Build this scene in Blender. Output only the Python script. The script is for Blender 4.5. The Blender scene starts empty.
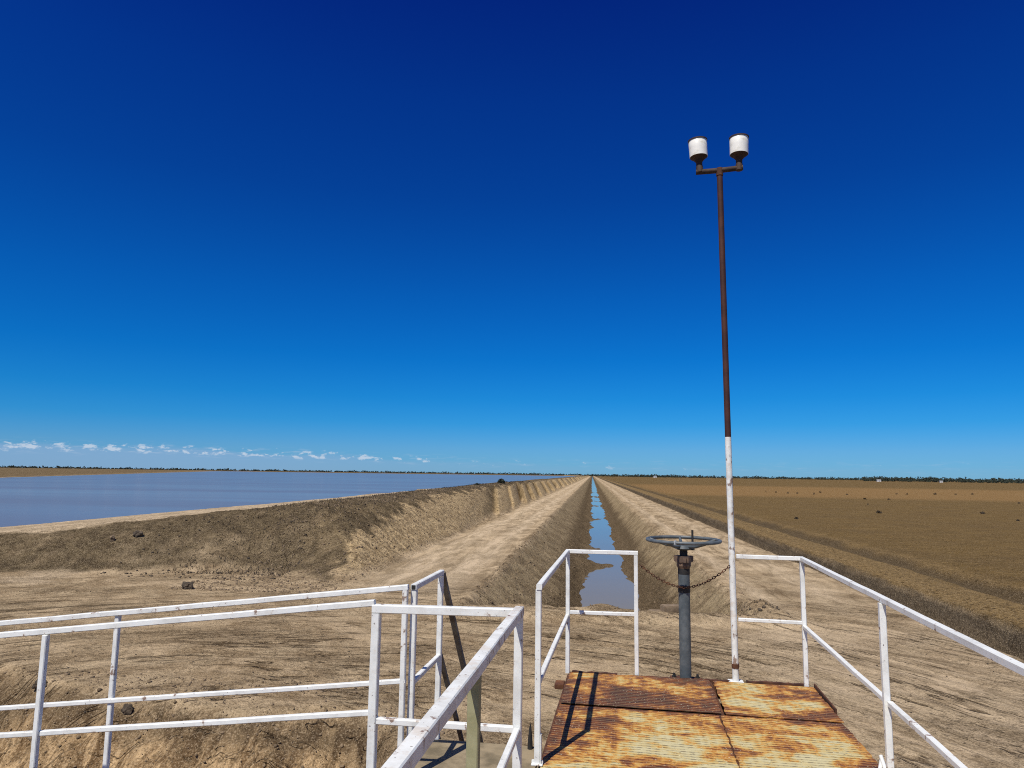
import bpy, bmesh, math, random
import numpy as np
from mathutils import Vector, Matrix, Euler
random.seed(7); RNG = np.random.default_rng(11)
SC = bpy.context.scene
COL = SC.collection
R_ = math.radians
EYE = 3.5

# ------------------------------------------------------------------ helpers
def link(o): COL.objects.link(o); return o
def tag(o, label=None, cat=None, group=None, kind=None):
    if label: o['label'] = label
    if cat: o['category'] = cat
    if group: o['group'] = group
    if kind: o['kind'] = kind
    return o
ANG = R_(3.024)                                  # the deck is turned a little from the canal
PD = Vector((math.sin(ANG), math.cos(ANG), 0)); PU = Vector((math.cos(ANG), -math.sin(ANG), 0))
def uvw(u, v, z): return PU*u + PD*v + Vector((0, 0, z))
def thing(name, label, cat, loc=(0, 0, 0), rz=0.0, group=None):
    o = bpy.data.objects.new(name, None); link(o); o.empty_display_size = .2
    o.location = loc; o.rotation_euler = (0, 0, rz)
    return tag(o, label, cat, group)
def deck_thing(name, label, cat, u, v, z, group=None):
    o = thing(name, label, cat, uvw(u, v, z), -ANG, group); o['_o'] = (u, v, z); return o
def mesh_obj(name, bm, mat, parent=None, smooth=False, recalc=True):
    if recalc: bmesh.ops.recalc_face_normals(bm, faces=bm.faces)
    if smooth:
        for e in bm.edges:
            if len(e.link_faces) == 2 and e.calc_face_angle(0) > .75: e.smooth = False
    me = bpy.data.meshes.new(name); bm.to_mesh(me); bm.free()
    for m in (mat if isinstance(mat, (list, tuple)) else [mat]): me.materials.append(m)
    if smooth: me.polygons.foreach_set('use_smooth', [True]*len(me.polygons))
    o = bpy.data.objects.new(name, me); link(o)
    if parent: o.parent = parent
    return o
def bar(bm, p, q, w, h, bev=.004, side=None, mi=0):
    """square hollow section from p to q (capped), w across, h up"""
    p, q = Vector(p), Vector(q); d = (q-p); L = d.length; d.normalize()
    up = Vector((0, 0, 1)) if abs(d.z) < .9 else (Vector(side) if side else Vector((0, 1, 0)))
    s = d.cross(up).normalized(); t = s.cross(d).normalized()
    vs = []
    hw, hh = w/2, h/2
    prof = [(-hw+bev, -hh), (hw-bev, -hh), (hw, -hh+bev), (hw, hh-bev), (hw-bev, hh), (-hw+bev, hh), (-hw, hh-bev), (-hw, -hh+bev)]
    n = max(1, int(L/.25))
    rings = []
    for k in range(n+1):
        c = p + d*(L*k/n)
        jit = (random.uniform(-1, 1)*.0012, random.uniform(-1, 1)*.0012) if 0 < k < n else (0, 0)
        rings.append([bm.verts.new(c + s*(a+jit[0]) + t*(b+jit[1])) for a, b in prof])
    for k in range(n):
        for i in range(8):
            f = bm.faces.new((rings[k][i], rings[k][(i+1) % 8], rings[k+1][(i+1) % 8], rings[k+1][i])); f.material_index = mi
    for r in (rings[0][::-1], rings[-1]):
        f = bm.faces.new(r); f.material_index = mi
def box(bm, c, s, rz=0, bev=0):
    r = bmesh.ops.create_cube(bm, size=1.0, matrix=Matrix.Translation(c) @ Matrix.Rotation(rz, 4, 'Z') @ Matrix.Diagonal((s[0], s[1], s[2], 1)))
    if bev: bmesh.ops.bevel(bm, geom=list({e for v in r['verts'] for e in v.link_edges}), offset=bev, segments=2, affect='EDGES')
def tube(bm, pts, rads, n=16, cap=True):
    pts = [Vector(p) for p in pts]; rings = []
    if not isinstance(rads, (list, tuple)): rads = [rads]*len(pts)
    ref = None
    for i, p in enumerate(pts):
        d = (pts[min(i+1, len(pts)-1)]-pts[max(i-1, 0)]).normalized()
        if ref is None:
            ref = Vector((1, 0, 0)) if abs(d.x) < .8 else Vector((0, 1, 0))
        s = (ref - d*ref.dot(d)).normalized(); t = d.cross(s); ref = s
        rings.append([bm.verts.new(p + (s*math.cos(2*math.pi*k/n) + t*math.sin(2*math.pi*k/n))*rads[i]) for k in range(n)])
    for a, b in zip(rings, rings[1:]):
        for k in range(n): bm.faces.new((a[k], a[(k+1) % n], b[(k+1) % n], b[k]))
    if cap: bm.faces.new(rings[0][::-1]); bm.faces.new(rings[-1])
def ring_tube(bm, c, R, r, n=64, m=10, rot=Matrix.Identity(3), sx=1.0):
    rings = []
    for i in range(n):
        a = 2*math.pi*i/n
        o = Vector((math.cos(a)*R*sx, math.sin(a)*R, 0)); e = Vector((math.cos(a), math.sin(a), 0))
        rings.append([bm.verts.new(Vector(c) + rot @ (o + e*math.cos(2*math.pi*k/m)*r + Vector((0, 0, math.sin(2*math.pi*k/m)*r)))) for k in range(m)])
    for i in range(n):
        a, b = rings[i], rings[(i+1) % n]
        for k in range(m): bm.faces.new((a[k], b[k], b[(k+1) % m], a[(k+1) % m]))
def raw_mesh(name, V, F, mat, smooth=False, parent=None):
    me = bpy.data.meshes.new(name)
    V = np.asarray(V, dtype=np.float32); F = np.asarray(F, dtype=np.int32); k = F.shape[1]
    me.vertices.add(len(V)); me.vertices.foreach_set('co', V.ravel())
    me.loops.add(F.size); me.loops.foreach_set('vertex_index', F.ravel())
    me.polygons.add(len(F)); me.polygons.foreach_set('loop_start', np.arange(0, F.size, k, dtype=np.int32))
    me.polygons.foreach_set('use_smooth', np.full(len(F), smooth, dtype=bool))
    me.update(calc_edges=True); me.materials.append(mat)
    o = bpy.data.objects.new(name, me); link(o)
    if parent: o.parent = parent
    return o

# ------------------------------------------------------------------ numpy noise
_P = np.random.default_rng(3).random((512, 512)).astype(np.float32)
def vnoise(x, y, seed=0):
    x = x + seed*37.17; y = y + seed*91.31
    xi = np.floor(x).astype(np.int64); yi = np.floor(y).astype(np.int64)
    fx = x-xi; fy = y-yi
    fx = fx*fx*fx*(fx*(fx*6-15)+10); fy = fy*fy*fy*(fy*(fy*6-15)+10)
    g = lambda a, b: _P[a & 511, b & 511]
    return (g(xi, yi)*(1-fx)*(1-fy) + g(xi+1, yi)*fx*(1-fy) + g(xi, yi+1)*(1-fx)*fy + g(xi+1, yi+1)*fx*fy)*2-1
def fbm(x, y, oct=4, seed=0, gain=.5):
    s = 0; a = 1.0; t = 0
    for k in range(oct):
        s = s + a*vnoise(x*2**k, y*2**k, seed+k*5); t += a; a *= gain
    return s/t
def sstep(a, b, x):
    t = np.clip((x-a)/(b-a), 0, 1); return t*t*(3-2*t)

# ------------------------------------------------------------------ materials
def new_mat(name):
    m = bpy.data.materials.new(name); m.use_nodes = True
    nt = m.node_tree; nt.nodes.clear()
    out = nt.nodes.new('ShaderNodeOutputMaterial'); b = nt.nodes.new('ShaderNodeBsdfPrincipled')
    nt.links.new(b.outputs[0], out.inputs[0])
    return m, G(nt), b
class G:
    def __init__(s, nt): s.nt = nt
    def n(s, t, **kw):
        o = s.nt.nodes.new(t)
        for k, v in kw.items(): setattr(o, k, v)
        return o
    def l(s, a, b): s.nt.links.new(a, b)
    def put(s, sock, v):
        if isinstance(v, bpy.types.NodeSocket): s.l(v, sock)
        elif v is not None:
            if sock.type == 'RGBA' and isinstance(v, (tuple, list)) and len(v) == 3: v = (*v, 1)
            sock.default_value = v
    def coord(s, kind='Object'): return s.n('ShaderNodeTexCoord').outputs[kind]
    def mapping(s, vec, scale=(1, 1, 1), rot=(0, 0, 0), loc=(0, 0, 0)):
        m = s.n('ShaderNodeMapping'); s.l(vec, m.inputs[0])
        m.inputs['Scale'].default_value = scale; m.inputs['Rotation'].default_value = rot; m.inputs['Location'].default_value = loc
        return m.outputs[0]
    def noise(s, vec, scale=1, detail=4, rough=.55, dist=0, out='Fac'):
        t = s.n('ShaderNodeTexNoise'); s.l(vec, t.inputs['Vector'])
        t.inputs['Scale'].default_value = scale; t.inputs['Detail'].default_value = detail
        t.inputs['Roughness'].default_value = rough; t.inputs['Distortion'].default_value = dist
        return t.outputs[out]
    def ramp(s, fac, a, b, lo=0., hi=1.):
        m = s.n('ShaderNodeMapRange'); m.interpolation_type = 'SMOOTHSTEP'
        s.put(m.inputs['Value'], fac); m.inputs['From Min'].default_value = a; m.inputs['From Max'].default_value = b
        m.inputs['To Min'].default_value = lo; m.inputs['To Max'].default_value = hi
        return m.outputs[0]
    def math(s, op, a, b=None, clamp=False):
        m = s.n('ShaderNodeMath', operation=op, use_clamp=clamp); s.put(m.inputs[0], a)
        if b is not None: s.put(m.inputs[1], b)
        return m.outputs[0]
    def mix(s, fac, a, b, mode='MIX'):
        m = s.n('ShaderNodeMix', data_type='RGBA', blend_type=mode)
        s.put(m.inputs[0], fac); s.put(m.inputs[6], a); s.put(m.inputs[7], b)
        return m.outputs[2]
    def attr(s, name): return s.n('ShaderNodeAttribute', attribute_name=name).outputs['Fac']
    def bump(s, h, strength=.5, dist=.02, normal=None):
        b = s.n('ShaderNodeBump'); s.l(h, b.inputs['Height'])
        b.inputs['Strength'].default_value = strength; b.inputs['Distance'].default_value = dist
        if normal: s.l(normal, b.inputs['Normal'])
        return b.outputs[0]

def mat_white(name='white_paint', dirt=0.):
    m, g, b = new_mat(name)
    c = g.coord()
    oi = g.n('ShaderNodeObjectInfo')
    rv = g.n('ShaderNodeVectorMath', operation='ADD'); g.l(c, rv.inputs[0])
    sc = g.n('ShaderNodeVectorMath', operation='SCALE'); sc.inputs[0].default_value = (17, 31, 11); g.l(oi.outputs['Random'], sc.inputs['Scale']); g.l(sc.outputs[0], rv.inputs[1])
    c = rv.outputs[0]
    grime = g.ramp(g.noise(c, 7, 5, .65), .42-dirt, .72-dirt)
    rust = g.ramp(g.noise(g.mapping(c, (1, 1, .5 if dirt else 1)), 16, 5, .6), .63-dirt*.6, .69-dirt*.6)
    spot = g.ramp(g.noise(c, 70, 2, .5), .69, .72)
    halo = g.ramp(g.noise(c, 16, 5, .6), .54-dirt*.8, .68-dirt*.5)
    col = g.mix(grime, (.80, .815, .785), (.65, .655, .62))
    col = g.mix(g.math('MULTIPLY', halo, .30 if dirt else .14), col, (.50, .32, .16))
    col = g.mix(g.math('MULTIPLY', rust, .8), col, (.16, .065, .025))
    col = g.mix(g.math('MULTIPLY', spot, .75), col, (.10, .05, .03))
    g.l(col, b.inputs['Base Color']); b.inputs['Roughness'].default_value = .52
    g.l(g.bump(g.noise(c, 60, 4), .18, .003), b.inputs['Normal'])
    return m
def mat_simple(name, c1, c2, scale=8, rough=.7, metal=0., bump=.2, bscale=40, bd=.004, lo=.4, hi=.65):
    m, g, b = new_mat(name); c = g.coord()
    col = g.mix(g.ramp(g.noise(c, scale, 5, .6), lo, hi), c1, c2)
    g.l(col, b.inputs['Base Color']); b.inputs['Roughness'].default_value = rough; b.inputs['Metallic'].default_value = metal
    if bump: g.l(g.bump(g.noise(c, bscale, 5), bump, bd), b.inputs['Normal'])
    return m
def mat_deck(name, bias):
    m, g, b = new_mat(name); c = g.coord()
    n1 = g.noise(g.mapping(c, (1.6, 2.6, 1)), 1.9, 7, .68, .6)
    n2 = g.noise(g.mapping(c, (10, 17, 1)), 1.5, 6, .72)
    s = g.math('ADD', g.math('MULTIPLY', n1, .68), g.math('MULTIPLY', n2, .32))
    n0 = g.noise(g.mapping(c, (1.0, 1.25, 1)), 1.15, 4, .55, .4)
    s = g.math('ADD', g.math('ADD', s, bias), g.math('MULTIPLY', g.math('SUBTRACT', n0, .5), .56))
    s = g.math('ADD', s, g.math('MULTIPLY', g.math('MULTIPLY', g.attr('seam'), g.noise(c, 6, 3)), .13))
    vs = g.noise(g.mapping(c, (22, 1.2, 1)), 1.0, 3, .6)
    s = g.math('ADD', s, g.math('MULTIPLY', g.math('SUBTRACT', vs, .5), .10))
    s = g.math('ADD', g.math('MULTIPLY', g.math('SUBTRACT', s, .49), 1.3), .497)
    cr = g.n('ShaderNodeValToRGB'); g.l(s, cr.inputs[0])
    el = cr.color_ramp.elements
    el[0].position = .36; el[0].color = (.54, .48, .27, 1)
    el[1].position = .72; el[1].color = (.06, .017, .006, 1)
    for p, k in ((.445, (.53, .40, .15, 1)), (.485, (.57, .31, .062, 1)), (.535, (.43, .175, .024, 1)), (.60, (.17, .045, .008, 1))):
        e = el.new(p); e.color = k
    col = cr.outputs[0]
    # pressed non-slip bars, rows across the plate, broken up by wear
    sp = g.n('ShaderNodeSeparateXYZ'); g.l(c, sp.inputs[0])
    rowp = g.math('SINE', g.math('MULTIPLY', g.math('ADD', sp.outputs[1], g.math('MULTIPLY', g.noise(c, 3, 2), .006)), 2*math.pi/.037))
    colp = g.math('SINE', g.math('MULTIPLY', sp.outputs[0], 2*math.pi/.052))
    gate = g.ramp(g.noise(g.mapping(c, (14, 30, 1)), 1, 3, .6), .36, .58)
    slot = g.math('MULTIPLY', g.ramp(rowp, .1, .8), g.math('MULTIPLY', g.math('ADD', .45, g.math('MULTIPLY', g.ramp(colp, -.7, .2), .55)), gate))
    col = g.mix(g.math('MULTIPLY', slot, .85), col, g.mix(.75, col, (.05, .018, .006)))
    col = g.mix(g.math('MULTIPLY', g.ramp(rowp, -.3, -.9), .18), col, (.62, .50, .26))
    fleck = g.ramp(g.noise(c, 85, 2, .5), .67, .71)
    col = g.mix(g.math('MULTIPLY', fleck, .7), col, (.72, .66, .48))
    dk = g.ramp(g.noise(c, 40, 3, .6), .62, .70)
    col = g.mix(g.math('MULTIPLY', dk, .55), col, (.05, .022, .01))
    g.l(col, b.inputs['Base Color'])
    b.inputs['Roughness'].default_value = .78; b.inputs['Metallic'].default_value = 0.
    h = g.math('SUBTRACT', g.math('MULTIPLY', g.noise(c, 60, 4), .5), slot)
    g.l(g.bump(h, .7, .004), b.inputs['Normal'])
    return m
def mat_earth():
    m, g, b = new_mat('dry_earth'); c = g.coord()
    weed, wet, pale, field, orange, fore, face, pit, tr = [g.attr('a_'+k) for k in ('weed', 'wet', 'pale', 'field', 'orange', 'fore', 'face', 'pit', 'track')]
    big = g.ramp(g.noise(c, .22, 5, .6, .6), .36, .66)
    med = g.ramp(g.noise(c, 1.3, 6, .62, .4), .36, .66)
    fine = g.noise(c, 9, 7, .68)
    grit = g.noise(c, 38, 4, .6)
    # bare graded ground
    col = g.mix(big, (.49, .375, .232), (.365, .272, .165))
    col = g.mix(g.math('MULTIPLY', med, .55), col, (.225, .150, .080))
    pat = g.noise(g.mapping(c, (.55, .8, 1)), .55, 7, .6, 1.2)
    col = g.mix(g.math('MULTIPLY', g.ramp(pat, .53, .61), .55), col, (.165, .118, .070))
    col = g.mix(g.math('MULTIPLY', g.ramp(pat, .45, .38), .38), col, (.68, .52, .33))
    # wheel streaks: along the canal on the tracks, across it in the yard
    sa = g.noise(g.mapping(c, (1.5, .30, 1)), 1.1, 6, .62, .9)
    cb = g.n('ShaderNodeCombineXYZ'); g.l(g.math('MULTIPLY', g.attr('a_arc_a'), 6.0), cb.inputs[0]); g.l(g.math('MULTIPLY', g.attr('a_arc_r'), 2.0), cb.inputs[1])
    sb = g.noise(cb.outputs[0], 1.35, 8, .70, .9)
    streak_l = g.n('ShaderNodeMix', data_type='FLOAT'); g.l(fore, streak_l.inputs[0]); g.l(sa, streak_l.inputs[2]); g.l(sb, streak_l.inputs[3])
    st = streak_l.outputs[0]
    col = g.mix(g.math('MULTIPLY', g.ramp(st, .53, .60), .5), col, (.105, .068, .036))
    col = g.mix(g.math('MULTIPLY', g.ramp(st, .47, .37), .45), col, (.66, .50, .31))
    col = g.mix(g.math('MULTIPLY', pale, .75), col, g.mix(g.ramp(st, .4, .60), (.67, .53, .36), (.435, .338, .218)))
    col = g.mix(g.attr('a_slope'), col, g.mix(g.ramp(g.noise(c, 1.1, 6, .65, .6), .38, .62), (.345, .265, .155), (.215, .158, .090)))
    calm = g.math('SUBTRACT', 1.0, g.math('MULTIPLY', g.math('MAXIMUM', g.math('MULTIPLY', fore, g.ramp(pat, .40, .56, .95, .25)), g.math('MAXIMUM', g.attr('a_smooth'), g.math('MAXIMUM', tr, g.math('MULTIPLY', g.attr('a_slope'), .55)))), .62))
    cr2 = g.n('ShaderNodeCombineXYZ'); g.l(g.math('MULTIPLY', g.attr('a_arc_a'), 1.6), cr2.inputs[0]); g.l(g.math('MULTIPLY', g.attr('a_arc_r'), 1.15), cr2.inputs[1])
    rn = g.noise(cr2.outputs[0], 1.0, 4, .55, .5)
    rut = g.math('MULTIPLY', g.ramp(g.math('ABSOLUTE', g.math('SUBTRACT', rn, .5)), .002, .014, 1, 0), g.ramp(g.noise(cr2.outputs[0], 2.6, 3), .47, .56))
    rut2 = g.math('MULTIPLY', g.ramp(g.math('ABSOLUTE', g.math('SUBTRACT', rn, .47)), .001, .010, 1, 0), g.ramp(g.noise(cr2.outputs[0], 3.1, 3), .5, .56))
    rut = g.math('MULTIPLY', g.math('MAXIMUM', rut, rut2), fore)
    col = g.mix(g.math('MULTIPLY', rut, .8), col, (.075, .048, .026))
    # embankment face: rougher, greyer olive
    fa = g.mix(g.ramp(g.noise(c, 3.2, 6, .7), .38, .64), (.60, .445, .245), (.27, .188, .098))
    col = g.mix(face, col, fa)
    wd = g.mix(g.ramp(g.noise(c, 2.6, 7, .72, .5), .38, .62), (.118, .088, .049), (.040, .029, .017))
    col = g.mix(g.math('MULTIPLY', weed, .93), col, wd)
    pt = g.mix(g.ramp(g.noise(g.mapping(c, (2.4, .8, 1), (0, 0, R_(-10))), 1.6, 6, .68, .6), .36, .62), (.66, .46, .25), (.20, .125, .062))
    col = g.mix(pit, col, pt)
    # stubble field, fine rows across the view
    rows = g.noise(g.mapping(c, (.35, 5.5, 1), (0, 0, R_(4))), 1.0, 6, .72)
    fl = g.mix(g.ramp(rows, .36, .62), (.200, .130, .050), (.115, .072, .026))
    fl = g.mix(g.math('MULTIPLY', big, .5), fl, (.118, .078, .036))
    fl = g.mix(g.math('MULTIPLY', g.attr('a_ridge'), .62), fl, g.mix(g.ramp(fine, .4, .6), (.30, .205, .095), (.20, .13, .058)))
    fl = g.mix(g.math('MULTIPLY', orange, .7), fl, (.27, .158, .062))
    col = g.mix(field, col, fl)
    col = g.mix(g.math('MULTIPLY', tr, .85), col, g.mix(g.ramp(fine, .4, .6), (.075, .057, .038), (.045, .034, .023)))
    col = g.mix(g.math('MULTIPLY', wet, .9), col, g.mix(g.ramp(fine, .4, .62), (.115, .080, .045), (.048, .034, .020)))
    # drying cracks and rills on the cut slopes
    rl = g.noise(g.mapping(c, (2.1, .55, .9), (0, 0, R_(-18))), 1.5, 5, .62, .7)
    ck = g.ramp(g.math('ABSOLUTE', g.math('SUBTRACT', rl, .5)), .0, .022, 1, 0)
    col = g.mix(g.math('MULTIPLY', g.math('MULTIPLY', ck, g.ramp(g.noise(c, .9, 3), .45, .6)), g.math('MULTIPLY', pit, .85)), col, (.035, .022, .012))
    # grain; the dark grit specks paint the small shadows under clods
    col = g.mix(g.math('MULTIPLY', g.math('MULTIPLY', g.ramp(fine, .51, .61), .75), calm), col, g.mix(.8, col, (.02, .014, .008)))
    col = g.mix(g.math('MULTIPLY', g.math('MULTIPLY', g.ramp(grit, .55, .61), .85), calm), col, g.mix(.7, col, (.03, .02, .012)))
    col = g.mix(g.math('MULTIPLY', g.ramp(grit, .46, .39), .62), col, g.mix(.4, col, (.8, .64, .43)))
    g.l(col, b.inputs['Base Color'])
    b.inputs['Roughness'].default_value = .95;  b.inputs['Specular IOR Level'].default_value = 0
    h = g.math('ADD', g.math('MULTIPLY', fine, 1.0), g.math('MULTIPLY', grit, .35))
    h = g.math('ADD', h, g.math('MULTIPLY', st, 1.1))
    h = g.math('SUBTRACT', h, g.math('MULTIPLY', rut, .8))
    g.l(g.bump(h, 1.0, .07), b.inputs['Normal'])
    return m
def mat_water(name, base, rough, bscale, bstr, stretch=(1, 1, 1), spec=.5):
    m, g, b = new_mat(name); c = g.coord()
    n = g.noise(g.mapping(c, stretch), bscale, 3, .55)
    broad = g.noise(g.mapping(c, (.012, .05, 1), (0, 0, R_(25))), 1.2, 4, .6)
    col = g.mix(g.ramp(broad, .38, .64), base, tuple(k*.93 for k in base))
    g.l(col, b.inputs['Base Color']); b.inputs['IOR'].default_value = 1.33; b.inputs['Specular IOR Level'].default_value = spec
    g.l(g.ramp(broad, .3, .7, rough*.85, rough*1.15), b.inputs['Roughness'])
    g.l(g.bump(n, bstr, .03), b.inputs['Normal'])
    return m
M = dict(
    white=mat_white(), white_worn=mat_white('worn_white_paint', .055), earth=mat_earth(),
    olive=mat_simple('olive_weathered_paint', (.23, .22, .105), (.36, .34, .20), 5, .7),
    galv=mat_simple('grey_valve_paint', (.070, .086, .095), (.115, .132, .14), 12, .5, 0, .15, 50, .002),
    clipgrey=mat_simple('scuffed_grey_paint', (.42, .44, .44), (.3, .32, .33), 20, .5),
    plain_grey=mat_simple('dull_grey_brown', (.22, .20, .15), (.12, .09, .06), 6, .8),
    black=mat_simple('black_rubber', (.012, .011, .010), (.022, .02, .018), 20, .7),
    darkrust=mat_simple('dark_rust', (.060, .022, .010), (.13, .050, .020), 14, .85, 0, .4),
    polerust=mat_simple('pole_rust', (.036, .008, .006), (.066, .018, .010), 6, .75, 0, .25),
    lampdark=mat_simple('lamp_dark_metal', (.028, .012, .007), (.06, .03, .016), 16, .75, 0, .3),
    nut=mat_simple('rusty_nut', (.09, .06, .045), (.17, .11, .07), 20, .7, 0, .3),
    lamp=mat_simple('cream_glass', (.86, .84, .76), (.62, .58, .46), 14, .35, 0, .05, 30, .002, .52, .75),
    concrete=mat_simple('weathered_concrete', (.31, .245, .150), (.150, .120, .070), 4.5, .92, 0, .4, 30, .008),
    deck_a=mat_deck('rusted_plate', -.012), deck_b=mat_deck('rusted_plate_heavy', .078),
    plain_rust=mat_simple('plain_rust', (.10, .036, .013), (.20, .08, .025), 9, .85, 0, .4),
    canal=mat_water('canal_water', (.25, .20, .075), .07, 6, .05),
    lake=mat_water('lake_water', (.175, .118, .085), .17, 1.3, .22, (.6, 1.4, 1), .22),
    leaf=mat_simple('dull_leaf', (.016, .023, .014), (.032, .040, .020), .5, .9, 0, 0),
    twig=mat_simple('dry_twig', (.035, .026, .018), (.06, .045, .03), 4, .95, 0, 0),
    stubble=mat_simple('dry_stubble', (.20, .145, .070), (.13, .092, .044), .9, .95, 0, 0),
    clod=mat_simple('soil_clod', (.24, .175, .108), (.12, .085, .05), 3, .97, 0, .4, 25, .02),
    darkclod=mat_simple('dark_clod', (.05, .038, .026), (.10, .075, .05), 6, .97, 0, .4, 25, .02),
    shed=mat_simple('shed_white', (.75, .75, .73), (.6, .6, .58), 1, .6, 0, 0),
    roof=mat_simple('shed_roof', (.42, .43, .44), (.33, .33, .34), 1, .5, 0, 0),
)

# ------------------------------------------------------------------ terrain
def LIPY(X): return np.interp(X, [-40, -16, -10.3, -7.7, -5.6, -3.3, -2.2, -1.5], [15, 13.4, 11.75, 10.95, 10.45, 10.5, 9.2, 7.2])
def canal_w(X, Y): return fbm(X*.5, Y*.05, 3, 40)
LAKE_Z = .8; CANAL_Z = -2.0
def terrain(X, Y, attrs=False):
    L = -X
    n_big = fbm(X*.12, Y*.12, 3, 1); n_med = fbm(X*.7, Y*.7, 4, 2); n_fin = fbm(X*3.1, Y*3.1, 4, 3)
    near = sstep(220, 20, Y)
    z = .05*n_big + .025*n_med
    fore = sstep(24, 16, Y)
    # ruts in the yard: arcs across
    ar = np.hypot(X+4.5, (Y-5.5)*1.0) + .5*fbm(X*.2, Y*.2, 2, 9); aa = np.arctan2(Y-5.5, X+4.5)
    z += fore*(.045*fbm(aa*2.2, ar*2.3, 4, 14) + .02*fbm(aa*3.0, ar*6.0, 3, 15))
    # ruts along the tracks
    z += (1-fore)*.03*fbm(X*2.2, Y*.06, 3, 17)*near
    # ---- embankment of the storage on the left
    flY = Y + .9*fbm(X*.0, Y*.05, 2, 23) - 7.0*(np.clip(L, 7, 12)-7.5) + .5*n_med
    fi = np.interp(flY, [0, 30, 57, 69, 83, 95, 109, 129, 147, 175, 205, 240, 285, 340, 410, 6000], [0, 0, 1, 2, 3, 4, 5, 6, 7, 8, 9, 10, 11, 12, 13, 100])
    ff_ = fi - np.floor(fi)
    bay = np.where(ff_ < .93, (ff_/.93)**1.7, 1-sstep(.93, 1.0, ff_))
    flute = bay*np.where(fi > .25, 1.0, 0)*(1.35+.5*fbm(Y*.04, X*0, 2, 25))*np.where((fi > 1) & (fi <= 2), .45, 1)*(.68+.55*np.modf(np.abs(np.sin(np.floor(fi)*78.233)*437.58))[0])*sstep(.25, .6, fi)
    Ls = L - flute + .25*fbm(Y*.09, X*.05, 3, 21)
    prof = np.interp(Ls, [7.4, 7.75, 10.3, 10.8, 12.2, 13.4, 15.5, 17.5, 19, 20.5, 23, 27, 45, 90], [0, .12, 1.9, 2.07, 2.27, 2.15, 1.88, 1.56, 1.34, 1.12, 1.0, .78, -1.0, -2.0])
    Y0 = np.interp(L, [7, 8.5, 10, 13, 16, 20], [19.5, 21.5, 23.2, 23.6, 22.6, 21.2]) + .8*fbm(X*.3, Y*.3, 3, 31)
    E = sstep(0, 1, (Y-Y0)/np.interp(L, [7, 9, 13, 17, 21], [3, 5.5, 6.5, 4.8, 3.8]))
    bank = prof*E*(1-.075*sstep(70, 32, Y)*sstep(9.5, 11, L)*sstep(20, 17, L))
    rim = 1.05*np.exp(-((Y-25.2)/1.9)**2)*sstep(21, 24, L)
    bank = np.maximum(bank, rim)
    # far side of the lake: shore from (-88,121) to (-377,890)
    sd = ((X+145)*(-.888) - (Y-155)*.459)            # >0 beyond the shore
    far = np.clip(sd*.05, -3, 1.35)
    endl = np.clip((Y-1500 + 60*fbm(X*.01, Y*.01, 2, 36))*.02, -3, 1.3)
    bank = np.where(L > 27, np.maximum(bank, LAKE_Z+np.maximum(far, endl)), bank)
    bmask = sstep(7.2, 7.9, L)
    z = np.where(L > 7.2, z*(1-.5*bmask)+bank, z)
    facem = sstep(7.4, 7.9, Ls)*sstep(0, .35, bank)*sstep(11.4, 10.4, Ls+.5*n_med)
    rough_face = facem*E
    rill = fbm(Y*1.1+L*1.25, L*.16, 4, 27)
    z += rough_face*near*(.10*rill + .06*n_fin)
    crown = sstep(10.2, 11.2, Ls)*sstep(14.5, 13, Ls)*E
    z += crown*(.06*n_med+.03*n_fin)*near + E*sstep(8.6, 9.6, L)*sstep(24, 20, L)*sstep(42, 30, Y)*(.07*n_med + .055*n_fin)
    # ---- supply canal
    cL = 3.45 + .16*fbm(Y*.16, X*0, 3, 41); cR = 4.15 + .14*fbm(Y*.16, X*0, 3, 43)
    Yend = 18.4 + .3*fbm(X*.5, X*0, 3, 44)
    ce = np.clip((Y-Yend)/9.0, 0, 1)
    bedn = .5*fbm(X*.35, Y*.16, 4, 46) + .28*fbm(X*1.3, Y*.6, 3, 47)
    bar = .9*np.exp(-((Y-44-.5*X)/1.25)**2)*sstep(1.9, .8, X) + .55*np.exp(-((Y-66)/2.2)**2)*sstep(.2, 1.6, X) + .6*np.exp(-((Y-90)/2.6)**2)*sstep(1.9, 0, X) + .6*np.exp(-((Y-54)/.9)**2)*sstep(.9, -.1, X) + .6*np.exp(-((Y-76)/1.6)**2)*sstep(1.3, .2, X) + .55*np.exp(-((Y-104)/2)**2)*sstep(1.6, .5, X) + .6*np.exp(-((Y-150)/3)**2) + .6*np.exp(-((Y-230)/5)**2) + .5*np.exp(-((Y-128)/4)**2) + .5*np.exp(-((Y-180)/5)**2)
    bl = np.interp(X, [-3.45, -.75, -.25, .3], [0, -1.62, -1.93, -2.16]); brr = np.interp(X, [1.35, 1.95, 2.5, 4.15], [-2.16, -1.95, -1.55, 0])
    xs = np.where(X < .8, (X+.8)/(cL-.75)*2.7-.8+.0, X)
    xs = np.where(X < -.8, -.8-((-X)-.8)*(2.65/(cL-.8)), X); xs = np.where(X > 2.5, 2.5+(X-2.5)*(1.65/(cR-2.5)), xs)
    bed = np.interp(xs, [-3.45, -.85, -.35, .25, 1.4, 1.95, 2.5, 4.15], [0, -1.66, -1.9, -2.16, -2.16, -1.92, -1.58, 0])
    flat = sstep(-1.5, -1.85, bed)
    bed = bed + flat*(bedn*.40 - .03 - .13*sstep(44, 38, Y) + bar*.30)
    inc = (1-flat)*sstep(0, -.25, bed)
    crill = fbm(Y*1.6 + np.abs(X)*.9, X*.3, 4, 48)
    bed = bed + inc*near*(.11*crill + .06*n_fin)
    ins = (X > -3.45-.4) & (X < 4.15+.4)
    cz = np.maximum(bed, -2.6*ce - .02)
    cz = np.where(ce <= 0, 0, cz)
    cz = np.where((X < -cL) | (X > cR), 0, cz)
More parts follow.
